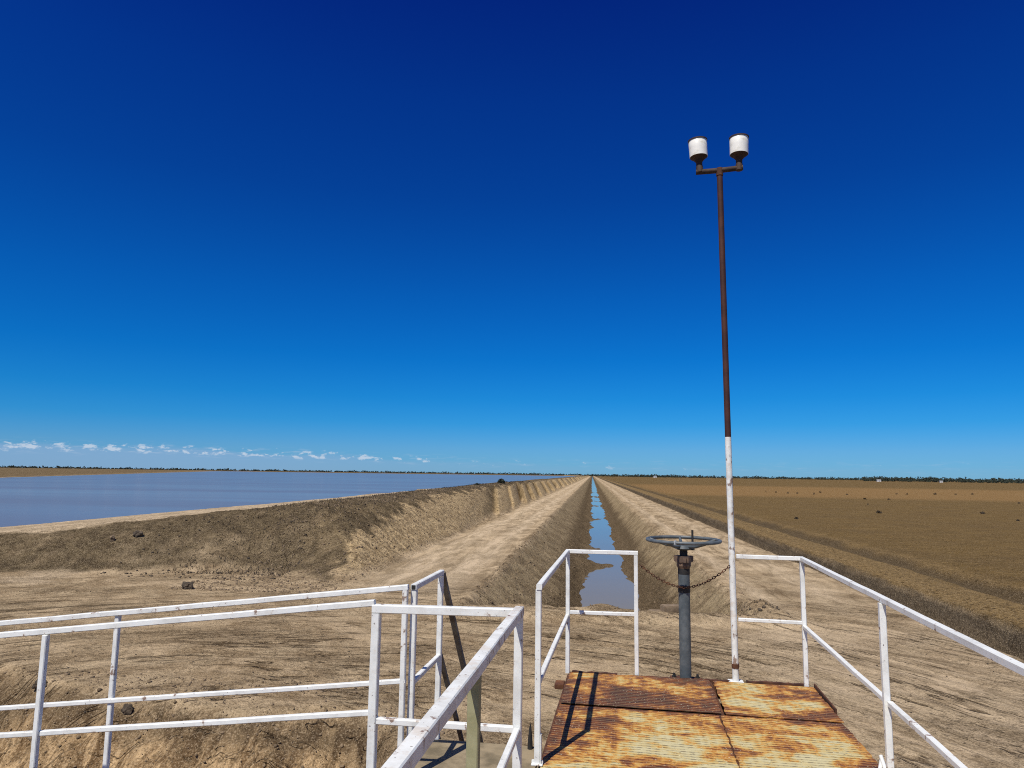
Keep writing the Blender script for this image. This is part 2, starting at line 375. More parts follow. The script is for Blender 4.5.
    lipb = (.10 + .06*n_fin)*np.exp(-((X+cL)/.35)**2)+ (.13+.1*n_fin)*np.exp(-((X-cR-.1)/.45)**2)*sstep(70, 18, Y)
    z = z*sstep(-.4, 0, cz) + cz + lipb*sstep(17.5, 19, Y)*.5
    # small ledge at the head of the canal and its clods
    led = sstep(17.2, 17.75, Y+.25*n_med-.06*(X-.5))*sstep(-4.2, -3.2, X)*sstep(5.6, 4.6, X)*sstep(21, 18.3, Y)
    z += led*(.16 + .05*n_fin)
    z += .16*np.exp(-((X-.25)/.6)**2-((Y-18.75)/.35)**2)*(1+.3*n_med)
    z += .14*np.exp(-((X-4.4)/.45)**2-((Y-19.6)/.8)**2)*(.7+.9*n_fin)
    # ---- drain, ridge and field on the right
    w = .12*fbm(Y*.35, X*0, 3, 51)
    rp = np.interp(X + w + .03*fbm(X*1.5, Y*.6, 3, 52), [8.45, 8.75, 9.15, 9.3, 9.55, 10.1, 11.2, 12.2, 12.8, 13.3, 13.8, 14.4], [0, -.30, -.42, -.34, .22, .34, .26, -.04, -.30, -.24, .03, .06])
    z = np.where(X > 8.3, z*.7 + rp + .03*n_med*sstep(9.8, 10.3, X) + .02*n_fin*near, z)
    # ---- pit below the gangway
    lip = LIPY(X) + .22*n_med
    pd_ = np.minimum((lip-Y), (-1.35-X)*1.1)
    pitz = -np.interp(pd_, [0, .25, 3.6, 5], [0, .22, 2.75, 2.9])
    pm = sstep(0, .3, pd_)
    prill = fbm(X*1.5+Y*.35, Y*.22, 4, 61)
    z = np.where(pd_ > 0, z*(1-pm)+pitz + pm*sstep(4.8, 2.5, pd_)*(.16*prill - .30*sstep(.4, 1.2, pd_)*(1-np.abs(vnoise(X*1.7+Y*.5+1.2*n_med, Y*.22, 66)))**5 - .16*sstep(.2, .8, pd_)*(1-np.abs(vnoise(X*4.1-Y*.4+.8*n_med, Y*.5, 67)))**5 +.10*n_fin), z)
    mound = 1.0*sstep(-8.0, -10.0, X)*sstep(7.6, 6.2, Y)
    z = np.where((X < -7.5) & (Y < 8), np.maximum(z, mound*1.0 + z*(1-sstep(-8, -10, X)*sstep(7.6, 6.2, Y))), z)
    z += .012*n_fin*sstep(60, 20, Y)
    if not attrs: return z
    pn = fbm(X*.45, Y*.45, 4, 71); pn2 = fbm(X*1.7, Y*1.7, 4, 73)
    A = {}
    A['fore'] = sstep(26, 16, Y + 3*pn)*sstep(8.6, 8.2, X)
    A['arc_r'] = ar; A['arc_a'] = aa
    A['face'] = np.clip(facem*E*1.2, 0, 1)
    Lt = np.interp(Y, [20, 24, 28, 39, 70, 100], [7.9, 8.3, 9.1, 10.0, 10.6, 10.7])
    t_ = (Y-Y0)/np.interp(L, [7, 9, 13, 17, 21], [3, 5.5, 6.5, 4.8, 3.8])
    wk = sstep(0, .28, Ls - Lt + .9*pn + .45*pn2)*sstep(19.6, 18.4, L+.5*pn)*sstep(.03, .2, t_+.12*pn)
    rimw = sstep(.02, .18, t_+.12*pn+.06*pn2)*sstep(1.0, .86, t_+.06*pn)*sstep(12, 13.5, L)
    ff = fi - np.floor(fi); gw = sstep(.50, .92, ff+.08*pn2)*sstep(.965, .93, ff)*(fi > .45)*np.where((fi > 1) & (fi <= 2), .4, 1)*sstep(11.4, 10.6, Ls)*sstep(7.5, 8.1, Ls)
    wk = np.maximum(wk, .95*gw)  # dark soil tone plus painted shade, deepening along each bay of the face
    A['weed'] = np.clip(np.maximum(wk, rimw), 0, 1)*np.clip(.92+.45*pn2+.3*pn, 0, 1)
    A['weed'] = np.maximum(A['weed'], .8*(L > 60)*(z > LAKE_Z))
    A['weed'] = np.maximum(A['weed'], .5*sstep(.30, .65, fbm(X*.35, Y*.35, 4, 75))*sstep(-6.5, -9, X)*sstep(13, 15, Y)*sstep(26, 22, Y))
    A['wet'] = sstep(-.75, -1.35, z + .3*pn2 + .25*pn)*sstep(19, 21, Y)*ins
    A['wet'] = np.maximum(A['wet'], .42*sstep(.1, -.8, z)*ins*(Y > 19)*(X < .6)*np.clip(.6+.6*pn, 0, 1))
    A['pit'] = pm*(pd_ > 0)
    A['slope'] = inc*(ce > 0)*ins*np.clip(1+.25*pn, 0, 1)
    A['smooth'] = sstep(19, 24, Y)*np.clip(((X < -3.6) & (X > -7.4))*1. + ((X > 4.3) & (X < 8.4))*1., 0, 1)
    A['track'] = sstep(8.35, 8.6, X+w)*sstep(9.62, 9.50, X+w+.03*pn2)*1.0 + sstep(11.9, 12.4, X+w+.2*pn)*sstep(14.0, 13.4, X+w+.3*pn)*.85
    A['track'] = np.maximum(A['track'], .8*sstep(.02, .25, pd_+.15*pn2)*sstep(.85, .35, pd_+.35*pn+.25*pn2))
    A['track'] *= np.where(Y < 12, 1, 1.0)
    A['field'] = sstep(9.45, 9.62, X+w)
    A['ridge'] = sstep(9.5, 9.75, X+w+.12*pn2)*sstep(12.1, 11.6, X+w+.2*pn) + .55*sstep(13.5, 13.8, X+w+.3*pn)*sstep(14.6, 13.9, X+w+.3*pn)
    A['orange'] = sstep(125, 150, Y+.12*X)*sstep(330, 250, Y+.1*X)*sstep(13, 16, X)
    A['field'] = np.maximum(A['field'], (L > 30)*(z > LAKE_Z+.05)*.25)
    p1 = np.exp(-((X+4.75+.2*n_big)/.45)**2)+np.exp(-((X+6.5+.2*n_big)/.5)**2)
    p2 = np.exp(-((X-5.0)/.35)**2)+.8*np.exp(-((X-7.0)/.6)**2)
    A['pale'] = np.clip((p1+p2)*sstep(17, 24, Y), 0, 1)*.8 + .35*sstep(19, 26, Y)*((X < -3.5) & (X > -7.6))
    A['pale'] = np.maximum(A['pale'], sstep(18.4, 19.6, L+.5*pn)*sstep(27.6, 26.4, L)*sstep(.8, .98, t_)*(z < 1.75)*1.0)
    A['pale'] = np.maximum(A['pale'], .55*sstep(1.5, 4.5, X+.6*pn)*sstep(8.6, 7.6, X)*sstep(19, 17, Y)*np.clip(.8+.6*pn, 0, 1))
    A['pale'] = np.maximum(A['pale'], .8*sstep(.15, .5, fbm(X*.28+3, Y*.5, 3, 77))*sstep(-8, -10, X)*sstep(15, 18, Y)*sstep(27, 23.5, Y))
    return z, A
def growing(a, b, d0, r):
    out = [a]; d = d0
    while out[-1] < b: out.append(out[-1]+d); d *= r
    return out
xs_mid = list(np.arange(-22, 15, .115))
xs_r = growing(15, 3600, .125, 1.055)[1:]; xs_l = [-x-7 for x in growing(15, 3600, .125, 1.05)[1:]][::-1]
GX = np.array(xs_l + xs_mid + xs_r)
GY = np.array(list(np.linspace(-40, 5.5, 30)) + list(np.arange(5.6, 33, .085)) + growing(33, 4200, .09, 1.0085))
XX, YY = np.meshgrid(GX, GY)
ZZ, AT = terrain(XX, YY, True)
nx, ny = len(GX), len(GY)
V = np.stack([XX, YY, ZZ], -1).reshape(-1, 3)
# whole-sheet normals so that neighbouring setting objects shade as one surface
dzx = np.gradient(ZZ, GX, axis=1); dzy = np.gradient(ZZ, GY, axis=0)
NN = np.stack([-dzx, -dzy, np.ones_like(ZZ)], -1).reshape(-1, 3); NN /= np.linalg.norm(NN, axis=1)[:, None]
idx = np.arange(nx*ny).reshape(ny, nx)
F = np.stack([idx[:-1, :-1], idx[:-1, 1:], idx[1:, 1:], idx[1:, :-1]], -1).reshape(-1, 4)
fc = V[F].mean(1); fx, fy = fc[:, 0], fc[:, 1]
zone = np.zeros(len(F), int)
north = fy > 18.2
zone[north & (fx > -3.5) & (fx <= 4.2)] = 1
zone[north & (fx <= -3.5) & (fx > -7.5)] = 2
zone[north & (fx > 4.2) & (fx <= 8.7)] = 3
zone[(fy > 19.5) & (fx <= -7.5) & (fx > -17)] = 4
zone[(fy > 24.5) & (fx <= -17)] = 5
zone[(fx > 8.7) & (fx <= 14.0)] = 6
zone[fx > 14.0] = 7
# pit
zone[(fx < -1.35) & (fy < LIPY(fx))] = 8
ZN = {0: 'ground', 1: 'canal_bed', 2: 'dirt_track', 3: 'dirt_track', 4: 'reservoir_bank', 5: 'lake_shore', 6: 'drain_ditch', 7: 'field', 8: 'pit_ground'}
ZL = {0: 'bare sandy ground with wheel marks in front of the canal', 1: 'sloping earth sides and muddy bed of the straight canal', 2: 'pale dirt track between reservoir bank and canal',
      3: 'pale dirt track between canal and roadside drain', 4: 'fluted earth bank beside the reservoir', 5: 'pale shore round the reservoir water',
      6: 'shallow dark drain and grassy ridge beside the right track', 7: 'flat brown stubble field reaching the horizon', 8: 'rilled brown slope dropping away below the gangway'}
for zi, nm in ZN.items():
    fs = F[zone == zi]
    if not len(fs): continue
    used, inv = np.unique(fs, return_inverse=True)
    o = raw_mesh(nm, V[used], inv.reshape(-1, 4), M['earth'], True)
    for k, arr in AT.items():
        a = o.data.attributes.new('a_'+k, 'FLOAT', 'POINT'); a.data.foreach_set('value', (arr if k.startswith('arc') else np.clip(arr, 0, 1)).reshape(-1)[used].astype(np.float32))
    o.data.normals_split_custom_set_from_vertices(NN[used].tolist())
    tag(o, ZL[zi], kind='structure')
def tz(x, y): return float(terrain(np.array([float(x)]), np.array([float(y)]))[0])

# water sheets
def sheet(name, pts, z, mat, label):
    bm = bmesh.new(); bm.faces.new([bm.verts.new((x, y, z)) for x, y in pts])
    return tag(mesh_obj(name, bm, mat), label, kind='structure')
sheet('lake_water', [(-13.6, 26.5), (-13.6, 1650), (-1500, 1650), (-1500, 26.5)], LAKE_Z, M['lake'], 'wide grey blue reservoir water behind the earth bank')
sheet('canal_water', [(-1.6, 20), (3.2, 20), (3.2, 2500), (-1.6, 2500)], CANAL_Z, M['canal'], 'narrow still water lying in the canal bed')

# ------------------------------------------------------------------ scattered soil and straw (nobody could count it)
def scatter_clods(name, pts, sizes, mat, label):
    bm = bmesh.new(); bmesh.ops.create_icosphere(bm, subdivisions=1, radius=1); bm.verts.ensure_lookup_table()
    iv = np.array([v.co[:] for v in bm.verts]); bm.verts.index_update(); jf = np.array([[v.index for v in f.verts] for f in bm.faces]); bm.free()
    n = len(pts); k = len(iv)
    J = 1 + RNG.uniform(-.42, .42, (n, k, 1))
    S = sizes[:, None, None]*RNG.uniform(.6, 1.3, (n, 1, 3))*np.array([1, 1, .75])
    a = RNG.uniform(0, 6.28, n); ca, sa = np.cos(a), np.sin(a)
    P = iv[None]*J*S
    Q = np.stack([P[..., 0]*ca[:, None]-P[..., 1]*sa[:, None], P[..., 0]*sa[:, None]+P[..., 1]*ca[:, None], P[..., 2]], -1) + pts[:, None]
    Fq = (jf[None] + (np.arange(n)*k)[:, None, None]).reshape(-1, 3)
    o = raw_mesh(name, Q.reshape(-1, 3), Fq, mat, True)
    return tag(o, label, kind='stuff')
def spts(n, x0, x1, y0, y1, power=1.0):
    x = RNG.uniform(x0, x1, n); y = y0 + (y1-y0)*RNG.random(n)**power
    return x, y
def with_z(x, y, s): return np.stack([x, y, terrain(x, y)+s*.15], -1)
x1, y1 = spts(9000, -12.5, -7.6, 20, 75, 1.6)
x2, y2 = spts(1800, -1.6, 4.6, 18, 60, 1.4)
x2b, y2b = spts(2200, -3.6, -1, 18.5, 60, 1.4)
x3, y3 = spts(5200, -12, -1.6, 7.2, 11.8)
x4, y4 = spts(2600, -20, 9, 9, 19)
xa = np.concatenate([x1, x2, x2b, x3, x4]); ya = np.concatenate([y1, y2, y2b, y3, y4])
s = .013 + .042*RNG.random(len(xa))**5
s[-2600:] *= .33; s[13000:18200] *= .62
zc = terrain(xa, ya); keep = (zc > -1.75) | (ya < 12)
xa, ya, s = xa[keep], ya[keep], s[keep]
scatter_clods('soil_clods', with_z(xa, ya, s), s, M['clod'], 'small loose clods of soil strewn over banks and slopes')
xd, yd = spts(3000, -16.5, -10.2, 22, 90, 1.5); sd_ = .014 + .048*RNG.random(len(xd))**5
xe, ye = spts(70, 3.9, 4.9, 18.7, 20.5); se = .015+.045*RNG.random(len(xe))**3
xf, yf = spts(900, -18, 8, 10.5, 20); sf = .006+.016*RNG.random(len(xf))**3
xd, yd, sd_ = np.concatenate([xd, xe, xf]), np.concatenate([yd, ye, yf]), np.concatenate([sd_, se, sf])
scatter_clods('dark_soil_clods', with_z(xd, yd, sd_), sd_, M['darkclod'], 'dark clods and dead weed lumps over the bank crown')
def scatter_blades(name, x, y, h, w, mat, label, lean=.5):
    n = len(x); z = terrain(x, y)-.01
    a = RNG.uniform(0, 6.28, n); dx, dy = np.cos(a)*w/2, np.sin(a)*w/2
    b = RNG.uniform(0, 6.28, n); t = RNG.uniform(.1, lean, n)*h
    V = np.stack([np.stack([x-dx, y-dy, z], -1), np.stack([x+dx, y+dy, z], -1), np.stack([x+np.cos(b)*t, y+np.sin(b)*t, z+h], -1)], 1).reshape(-1, 3)
    return tag(raw_mesh(name, V, np.arange(3*n).reshape(-1, 3), mat), label, kind='stuff')
n = 30000
gy = 9 + 90*RNG.random(n)**1.9; gx = np.where(RNG.random(n) < .75, RNG.uniform(9.9, 12.0, n), RNG.uniform(13.2, 30, n))
hh = RNG.uniform(.015, .045, n)*np.where((gx < 9.8), 1.2, .75)
scatter_blades('grass_stubble', gx, gy, hh, .010+.0005*gy, M['stubble'], 'short dry grass stubble on the ridge beside the drain')
n = 5000
wx = RNG.uniform(-14.5, -10.4, n); wy = 23 + 110*RNG.random(n)**1.7
scatter_blades('dead_weeds', wx, wy, RNG.uniform(.05, .16, n), .02+.0004*wy, M['twig'], 'short dead weeds on top of the reservoir bank', 1.2)

# ------------------------------------------------------------------ far trees along the horizon
def tree_row(name, n, fn, label):
    """ragged gum-tree crowns made of leaf clumps on short trunks"""
    Vs, Fs = [], []; base = 0
    for i in range(n):
        x, y, h, zg = fn(i)
        nc = random.randint(4, 6); r = h*.75
        tb = .03*h
        q = [(-tb, 0, 0), (tb, 0, 0), (tb*.5, 0, h*.6), (-tb*.5, 0, h*.6), (0, -tb, 0), (0, tb, 0), (0, tb*.5, h*.6), (0, -tb*.5, h*.6)]
        Vs += [(x+a, y+b, zg+c) for a, b, c in q]; Fs += [(base, base+1, base+2, base+3), (base+4, base+5, base+6, base+7)]; base += 8
        for c in range(nc):
            cx = x+random.gauss(0, r*.6); cy = y+random.gauss(0, r*.6); cz = zg+h*random.uniform(.12, .85); cr = h*random.uniform(.14, .26)
            for k in range(7):
                d = Vector((random.gauss(0, 1), random.gauss(0, 1), random.gauss(0, .8))).normalized()*cr*random.uniform(.3, 1)
                e1 = Vector((random.gauss(0, 1), random.gauss(0, 1), random.gauss(0, 1))).normalized(); e2 = e1.orthogonal().normalized()
                s1, s2 = cr*random.uniform(.5, .8), cr*random.uniform(.4, .7)
                o = Vector((cx, cy, cz))+d
                Vs += [tuple(o-e1*s1), tuple(o+e2*s2), tuple(o+e1*s1), tuple(o-e2*s2)]; Fs.append((base, base+1, base+2, base+3)); base += 4
    return tag(raw_mesh(name, Vs, Fs, M['leaf']), label, kind='stuff')
def f_left(i):
    a = R_(random.uniform(-52, 6)); d = random.uniform(1900, 2500)
    return math.sin(a)*d, math.cos(a)*d, random.uniform(3.5, 8)*random.uniform(.75, 1.15), 0.
def f_right(i):
    a = R_(random.uniform(3, 42)); d = random.uniform(1700, 2100)
    return math.sin(a)*d, math.cos(a)*d, random.uniform(3.5, 7)*(1 if random.random() < .9 else 1.3), 0.
def f_near(i):
    a = R_(random.uniform(20, 42)); d = random.uniform(1150, 1350)
    return math.sin(a)*d, math.cos(a)*d, random.uniform(4.5, 8.5), 0.
tree_row('far_wood', 2500, f_left, 'thin dark line of distant trees beyond the reservoir')
tree_row('far_wood', 1500, f_right, 'thin dark line of distant trees beyond the brown field')
tree_row('far_wood', 520, f_near, 'taller dark belt of trees on the right horizon')

# ------------------------------------------------------------------ camera (measured from the photograph's horizon and vanishing points)
RM = Matrix(((0.9935468156412157, 0.0009987145793177894, 0.11341837460654189), (0.1126094064738729, -0.12822501477851259, -0.9853311459396037), (0.01355900817917292, 0.9917445982480769, -0.12751001977475274)))
cam_d = bpy.data.cameras.new('camera'); cam = bpy.data.objects.new('camera', cam_d); link(cam)
cam.matrix_world = Matrix.Translation((0, 0, EYE)) @ RM.to_4x4()
cam_d.sensor_width = 36; cam_d.lens = 700/1024*36; cam_d.clip_start = .05; cam_d.clip_end = 20000
SC.camera = cam
def ground_at(px, py, z):           # where a ray of the photograph meets height z (surveying helper)
    d = RM @ Vector(((px-512)/700, -(py-384)/700, -1)); t = (z-EYE)/d.z
    return d.x*t, d.y*t

# ------------------------------------------------------------------ weeds, clods, sheds: the countable small things
def bush(name, x, y, w, h, label, cat, group=None, mat='twig', n=90):
    z = tz(x, y)
    t = thing(name, label, cat, (x, y, z-.02), random.uniform(0, 6), group)
    Vs, Fs = [], []; b = 0
    for k in range(n):
        a = random.uniform(0, 6.28); r = w*.5*random.random()**.6; q = random.uniform(.15, 1)*h*(1-.5*(r/(w*.5))**2)
        o = Vector((math.cos(a)*r, math.sin(a)*r, q))
        e1 = Vector((random.gauss(0, 1), random.gauss(0, 1), random.gauss(0, 1))).normalized(); e2 = e1.orthogonal().normalized()
        s1, s2 = w*random.uniform(.08, .2), w*random.uniform(.04, .1)
        Vs += [tuple(o-e1*s1), tuple(o+e2*s2), tuple(o+e1*s1), tuple(o-e2*s2)]; Fs.append((b, b+1, b+2, b+3)); b += 4
    raw_mesh('foliage', Vs, Fs, M[mat], False, t)
    bm = bmesh.new()
    for k in range(7):
        a = random.uniform(0, 6.28); tube(bm, [(0, 0, 0), (math.cos(a)*w*.2, math.sin(a)*w*.2, h*.5), (math.cos(a)*w*.42, math.sin(a)*w*.42, h*.9)], [w*.03, w*.02, w*.006], 5)
    mesh_obj('stem', bm, M['twig'], t)
    return t
field_px = [(766, 492.4), (797.4, 494), (814, 495), (820.4, 493), (847, 495), (889, 500), (896.7, 494.4), (907, 495), (935, 495), (955.7, 495), (972.4, 495.2), (868, 505.5), (1019, 504), (776, 493), (788, 493.5)]
for px, py in field_px:
    x, y = ground_at(px, py, 0.05); d = math.hypot(x, y)
    bush('weed_tuft', x, y, d*2.2/700*random.uniform(.7, 1.2), d*2.2/700*random.uniform(.6, 1.1), 'small dark weed tuft standing far out in the brown stubble field', 'weed', 'weed tufts in the brown field', n=40)
for px, py, w, lab in ((796.3, 519.5, 4.5, 'dark weed tuft nearest the ridge beside the drain, in the brown field'), (879, 513.5, 5.5, 'widest dark weed tuft in the middle of the brown field'),
                       (864.8, 499.5, 3.4, 'lone dark weed tuft behind the widest one in the brown field'), (982.6, 514, 4.2, 'low dark weed tuft in the field near the right edge of the photo'), (1018, 521, 3, 'nearest weed tuft at the right edge of the photo, in the field')):
    x, y = ground_at(px, py, 0.05); d = math.hypot(x, y)
    bush('weed_tuft', x, y, d*w*.85/700, d*w*.5/700, lab, 'weed', 'weed tufts in the brown field', n=70)
def on_terrain(px, py, z0):
    d = RM @ Vector(((px-512)/700, -(py-384)/700, -1))
    t = np.geomspace(4, 300, 5000); X, Y = d.x*t, d.y*t
    k = int(np.argmax(EYE + d.z*t < terrain(X, Y)))
    return float(X[k]), float(Y[k])
x, y = -12.2, 95.0
bush('shrub', x, y, .95, .62, 'round dark shrub on top of the reservoir bank against the water', 'shrub', mat='leaf', n=220)
bush('shrub', -12.4, 76.0, .5, .28, 'small low dark shrub on the bank crown, nearer than the round one', 'shrub', mat='leaf', n=120)
def clod(px, py, w, h, label, mat, z0=0., name='soil_lump', cat='clod'):
    x, y = on_terrain(px, py, z0); d = math.hypot(x, y)
    bm = bmesh.new(); bmesh.ops.create_icosphere(bm, subdivisions=3, radius=1)
    sw, sh = d*w/700/2, d*h/700/2
    sd0 = random.uniform(0, 99)
    from mathutils import noise as mn
    for v in bm.verts:
        k = 1 + .55*mn.noise(v.co*1.6+Vector((sd0, 0, 0))) + .25*mn.noise(v.co*4+Vector((0, sd0, 0)))
        v.co = Vector((v.co.x*sw*k, v.co.y*sw*.8*k, v.co.z*sh*k))
    o = mesh_obj(name, bm, M[mat]); o.location = (x, y, tz(x, y)+sh*.5)
    return tag(o, label, cat)
clod(187, 589, 10, 9, 'dark lump of earth lying alone on the bare ground above the gangway rails', 'darkclod')
clod(138, 536, 8, 6, 'dark broken lump on the near slope of the reservoir bank', 'darkclod', .8)
clod(112, 541, 4, 6, 'pale stone on the near slope of the reservoir bank', 'clod', .6, 'stone', 'stone')
clod(40, 688, 11, 8, 'brown stone embedded in the rilled slope below the gangway', 'darkclod', -.8, 'stone', 'stone')
clod(127, 713, 9, 9, 'round brown lump on the rilled slope right of the nearest gangway posts', 'darkclod', -.8)
# broken concrete at the head of the canal
x, y = 2.05, 18.9
bm = bmesh.new(); box(bm, (0, 0, .10), (.55, .35, .30), .3, .02); box(bm, (-.42, .05, .02), (.4, .3, .16), -.15, .02)
o = mesh_obj('concrete_block', bm, M['clod']); o.location = (x, y, tz(x, y)-.02); tag(o, 'broken earth coloured concrete block at the head of the canal', 'block')
def shed(px, py, dist, w, h, label):
    d = RM @ Vector(((px-512)/700, -(py-384)/700, -1)); k = dist/math.hypot(d.x, d.y)
    t = thing('farm_shed', label, 'shed', (d.x*k, d.y*k, 0), math.atan2(-d.x, d.y)+.3)
    bm = bmesh.new(); box(bm, (0, 0, h/2), (w, w*.6, h)); mesh_obj('wall', bm, M['shed'], t)
    bm = bmesh.new(); hw, hd = w/2+.3, w*.3+.3
    P = [bm.verts.new(p) for p in ((-hw, -hd, h), (hw, -hd, h), (hw, 0, h+w*.16), (-hw, 0, h+w*.16), (-hw, hd, h), (hw, hd, h))]
    for f in ((0, 1, 2, 3), (3, 2, 5, 4), (0, 3, 4), (1, 5, 2), (0, 4, 5, 1)): bm.faces.new([P[i] for i in f])
    mesh_obj('roof', bm, M['roof'], t)
    bm = bmesh.new(); box(bm, (w*.1, -w*.3-.04, h*.4), (w*.22, .08, h*.8)); mesh_obj('door', bm, M['roof'], t)
shed(878.7, 479, 1080, 5, 2.0, 'white farm shed before the taller tree belt on the right horizon')
shed(941, 480, 1080, 3.6, 1.8, 'smaller white farm shed at the right end of the tree belt')
shed(655, 475, 1500, 6, 2.6, 'white farm shed on the horizon just right of the canal')

# ------------------------------------------------------------------ the regulator: deck, slab, rails
Z = 1.84
def P_(root, u, v, z): o = root['_o']; return Vector((u-o[0], v-o[1], z-o[2]))
def rail_bar(root, name, a, b, w=.034, h=.034, mat='white'):
    bm = bmesh.new(); bar(bm, P_(root, *a), P_(root, *b), w, h); return mesh_obj(name, bm, M[mat], root)
def post(root, u, v, z0, z1, mat='white', w=.034, base=False):
    r = rail_bar(root, 'post', (u, v, z0), (u, v, z1), w, w, mat)
    if base:
        bm = bmesh.new(); box(bm, P_(root, u, v, z0+.004), (.066, .062, .008), 0, .002)
        for du in (-.025, .025): 
            bmesh.ops.create_cone(bm, segments=6, radius1=.009, radius2=.009, depth=.014, cap_ends=True, matrix=Matrix.Translation(P_(root, u+du, v, z0+.014)))
        b_ = mesh_obj('base_plate', bm, M[mat]); b_.parent = r
    return r
SLAB = 1.79
# deck with four rusted plates
deck = deck_thing('steel_deck', 'rusted non slip steel deck at the head of the canal with pale paint worn off', 'deck', .45, 3.0, Z-.2)
def plate(u0, u1, v0, v1, mat, zoff):
    bm = bmesh.new(); ly = bm.verts.layers.float.new('seam'); nu, nv = int((u1-u0)/.04), int((v1-v0)/.04)
    top = [[None]*(nu+1) for _ in range(nv+1)]
    ph = random.uniform(0, 50)
    for j in range(nv+1):
        for i in range(nu+1):
            u = u0+(u1-u0)*i/nu; v = v0+(v1-v0)*j/nv
            eb = random.uniform(-.008, .004)
            if i == 0: u -= eb
            if i == nu: u += eb
            if j == 0: v -= eb*.5
            if j == nv: v += eb
            zz = Z + zoff + .004*math.sin(u*3+ph)*math.sin(v*2.3+ph) + random.uniform(-.0006, .0006)
            top[j][i] = bm.verts.new(P_(deck, u, v, zz))
    for j in range(nv):
        for i in range(nu): bm.faces.new((top[j][i], top[j][i+1], top[j+1][i+1], top[j+1][i]))
    for j in range(nv+1):
        for i in range(nu+1):
            u = (u1-u0)*i/nu; v = (v1-v0)*j/nv
            top[j][i][ly] = max(0., 1-min(u, u1-u0-u, v, v1-v0-v)/.085)
    g = bmesh.ops.extrude_face_region(bm, geom=list(bm.faces))
    for v in g['geom']:
        if isinstance(v, bmesh.types.BMVert): v.co.z -= .006
    return mesh_obj('deck_plate', bm, M[mat], deck)
plate(-.518, .628, 5.385, 6.205, 'deck_b', .004)
plate(.655, 1.435, 5.385, 6.19, 'deck_a', .002)
plate(-.518, .607, .2, 5.345, 'deck_a', 0)
plate(.613, 1.425, .2, 5.345, 'deck_a', .001)
for (u, v0, v1) in ((-.505, .2, 6.2), (1.40, .2, 6.2), (.62, .2, 6.2)):
    bm = bmesh.new(); bar(bm, P_(deck, u, v0, Z-.072), P_(deck, u, v1, Z-.072), .06, .12); mesh_obj('beam', bm, M['darkrust'], deck)
for v in (.3, 1.9, 3.6, 5.365, 6.175):
    bm = bmesh.new()
    for a, b in ((-.47, .585), (.655, 1.365)): bar(bm, P_(deck, a, v, Z-.068), P_(deck, b, v, Z-.068), .065, .11)
    mesh_obj('joist', bm, M['darkrust'], deck)
# broken strip of angle iron along the far edge of the deck
for a, b, dz in ((-.50, -.12, .012), (.02, .36, .004), (.52, .80, .010), (.93, 1.41, .016)):
    bm = bmesh.new(); n = 16; rows = []
    for k in range(n+1):
        u = a+(b-a)*k/n; fv = 6.222; bv = 6.25+random.uniform(0, .016); t_ = Z-.008+dz+random.uniform(-.007, .003)
        rows.append([bm.verts.new(P_(deck, u, *p)) for p in ((fv, Z-.035), (fv, t_), (bv, t_-.002), (bv, Z-.035))])
    for p, q_ in zip(rows, rows[1:]):
        for k in range(4): bm.faces.new((p[k], p[(k+1) % 4], q_[(k+1) % 4], q_[k]))
    bm.faces.new(rows[0]); bm.faces.new(rows[-1][::-1])
    mesh_obj('edge_angle', bm, M['darkrust'], deck)
bm = bmesh.new(); bar(bm, P_(deck, 1.452, 5.62, Z-.01), P_(deck, 1.452, 6.22, Z-.004), .012, .05); mesh_obj('edge_strip', bm, M['darkrust'], deck)
bm = bmesh.new(); box(bm, P_(deck, -.575, 5.93, Z-.03), (.075, .13, .035), 0, .004); mesh_obj('lug', bm, M['plain_rust'], deck)
# concrete slab and walls
slab = deck_thing('concrete_slab', 'weathered concrete landing slab beside the rusted deck at the top of the steel stair', 'slab', -.92, 4.0, 0)
bm = bmesh.new(); box(bm, P_(slab, -.928, 4.045, SLAB-.09), (.76, 1.24, .18), 0, .015); mesh_obj('landing', bm, M['concrete'], slab)
bm = bmesh.new(); box(bm, P_(slab, -.93, 4.05, -.5), (.62, .8, 4.22), 0, .01); mesh_obj('pier', bm, M['concrete'], slab)
wall = deck_thing('regulator_wall', 'concrete walls of the canal regulator under the rusted deck', 'wall', .45, 3.0, -2.6)
for u in (-.38, 1.28):
    bm = bmesh.new(); box(bm, P_(wall, u, 3.1, -.45), (.22, 5.9, 4.31), 0, .01); mesh_obj('side_wall', bm, M['concrete'], wall)
bm = bmesh.new(); box(bm, P_(wall, .45, 6.0, -.45), (1.43, .2, 4.3), 0, .01); mesh_obj('head_wall', bm, M['concrete'], wall)

# left handrail of the deck
ha = deck_thing('handrail', 'white cornered handrail on the left front corner of the rusted deck', 'handrail', -.55, 6.22, Z, 'white steel handrails')
TR = Z+1.0; MR = 2.30
post(ha, -.540, 4.25, Z+.004, TR-.018, base=True); post(ha, -.537, 6.215, Z-.01, TR-.018); post(ha, .044, 6.245, Z-.01, TR-.018)
rail_bar(ha, 'top_rail', (-.535, 4.228, TR), (-.540, 6.235, TR)); rail_bar(ha, 'top_rail', (-.538, 6.217, TR+.001), (.061, 6.247, TR+.001))
rail_bar(ha, 'mid_rail', (-.535, 4.272, MR), (-.540, 6.193, MR), .03, .03); rail_bar(ha, 'mid_rail', (-.538, 6.217, MR+.03), (.029, 6.245, MR+.03), .03, .03)
rail_bar(ha, 'stiffener', (-.519, 4.25, Z+.012), (-.519, 4.25, Z+.17), .006, .04)
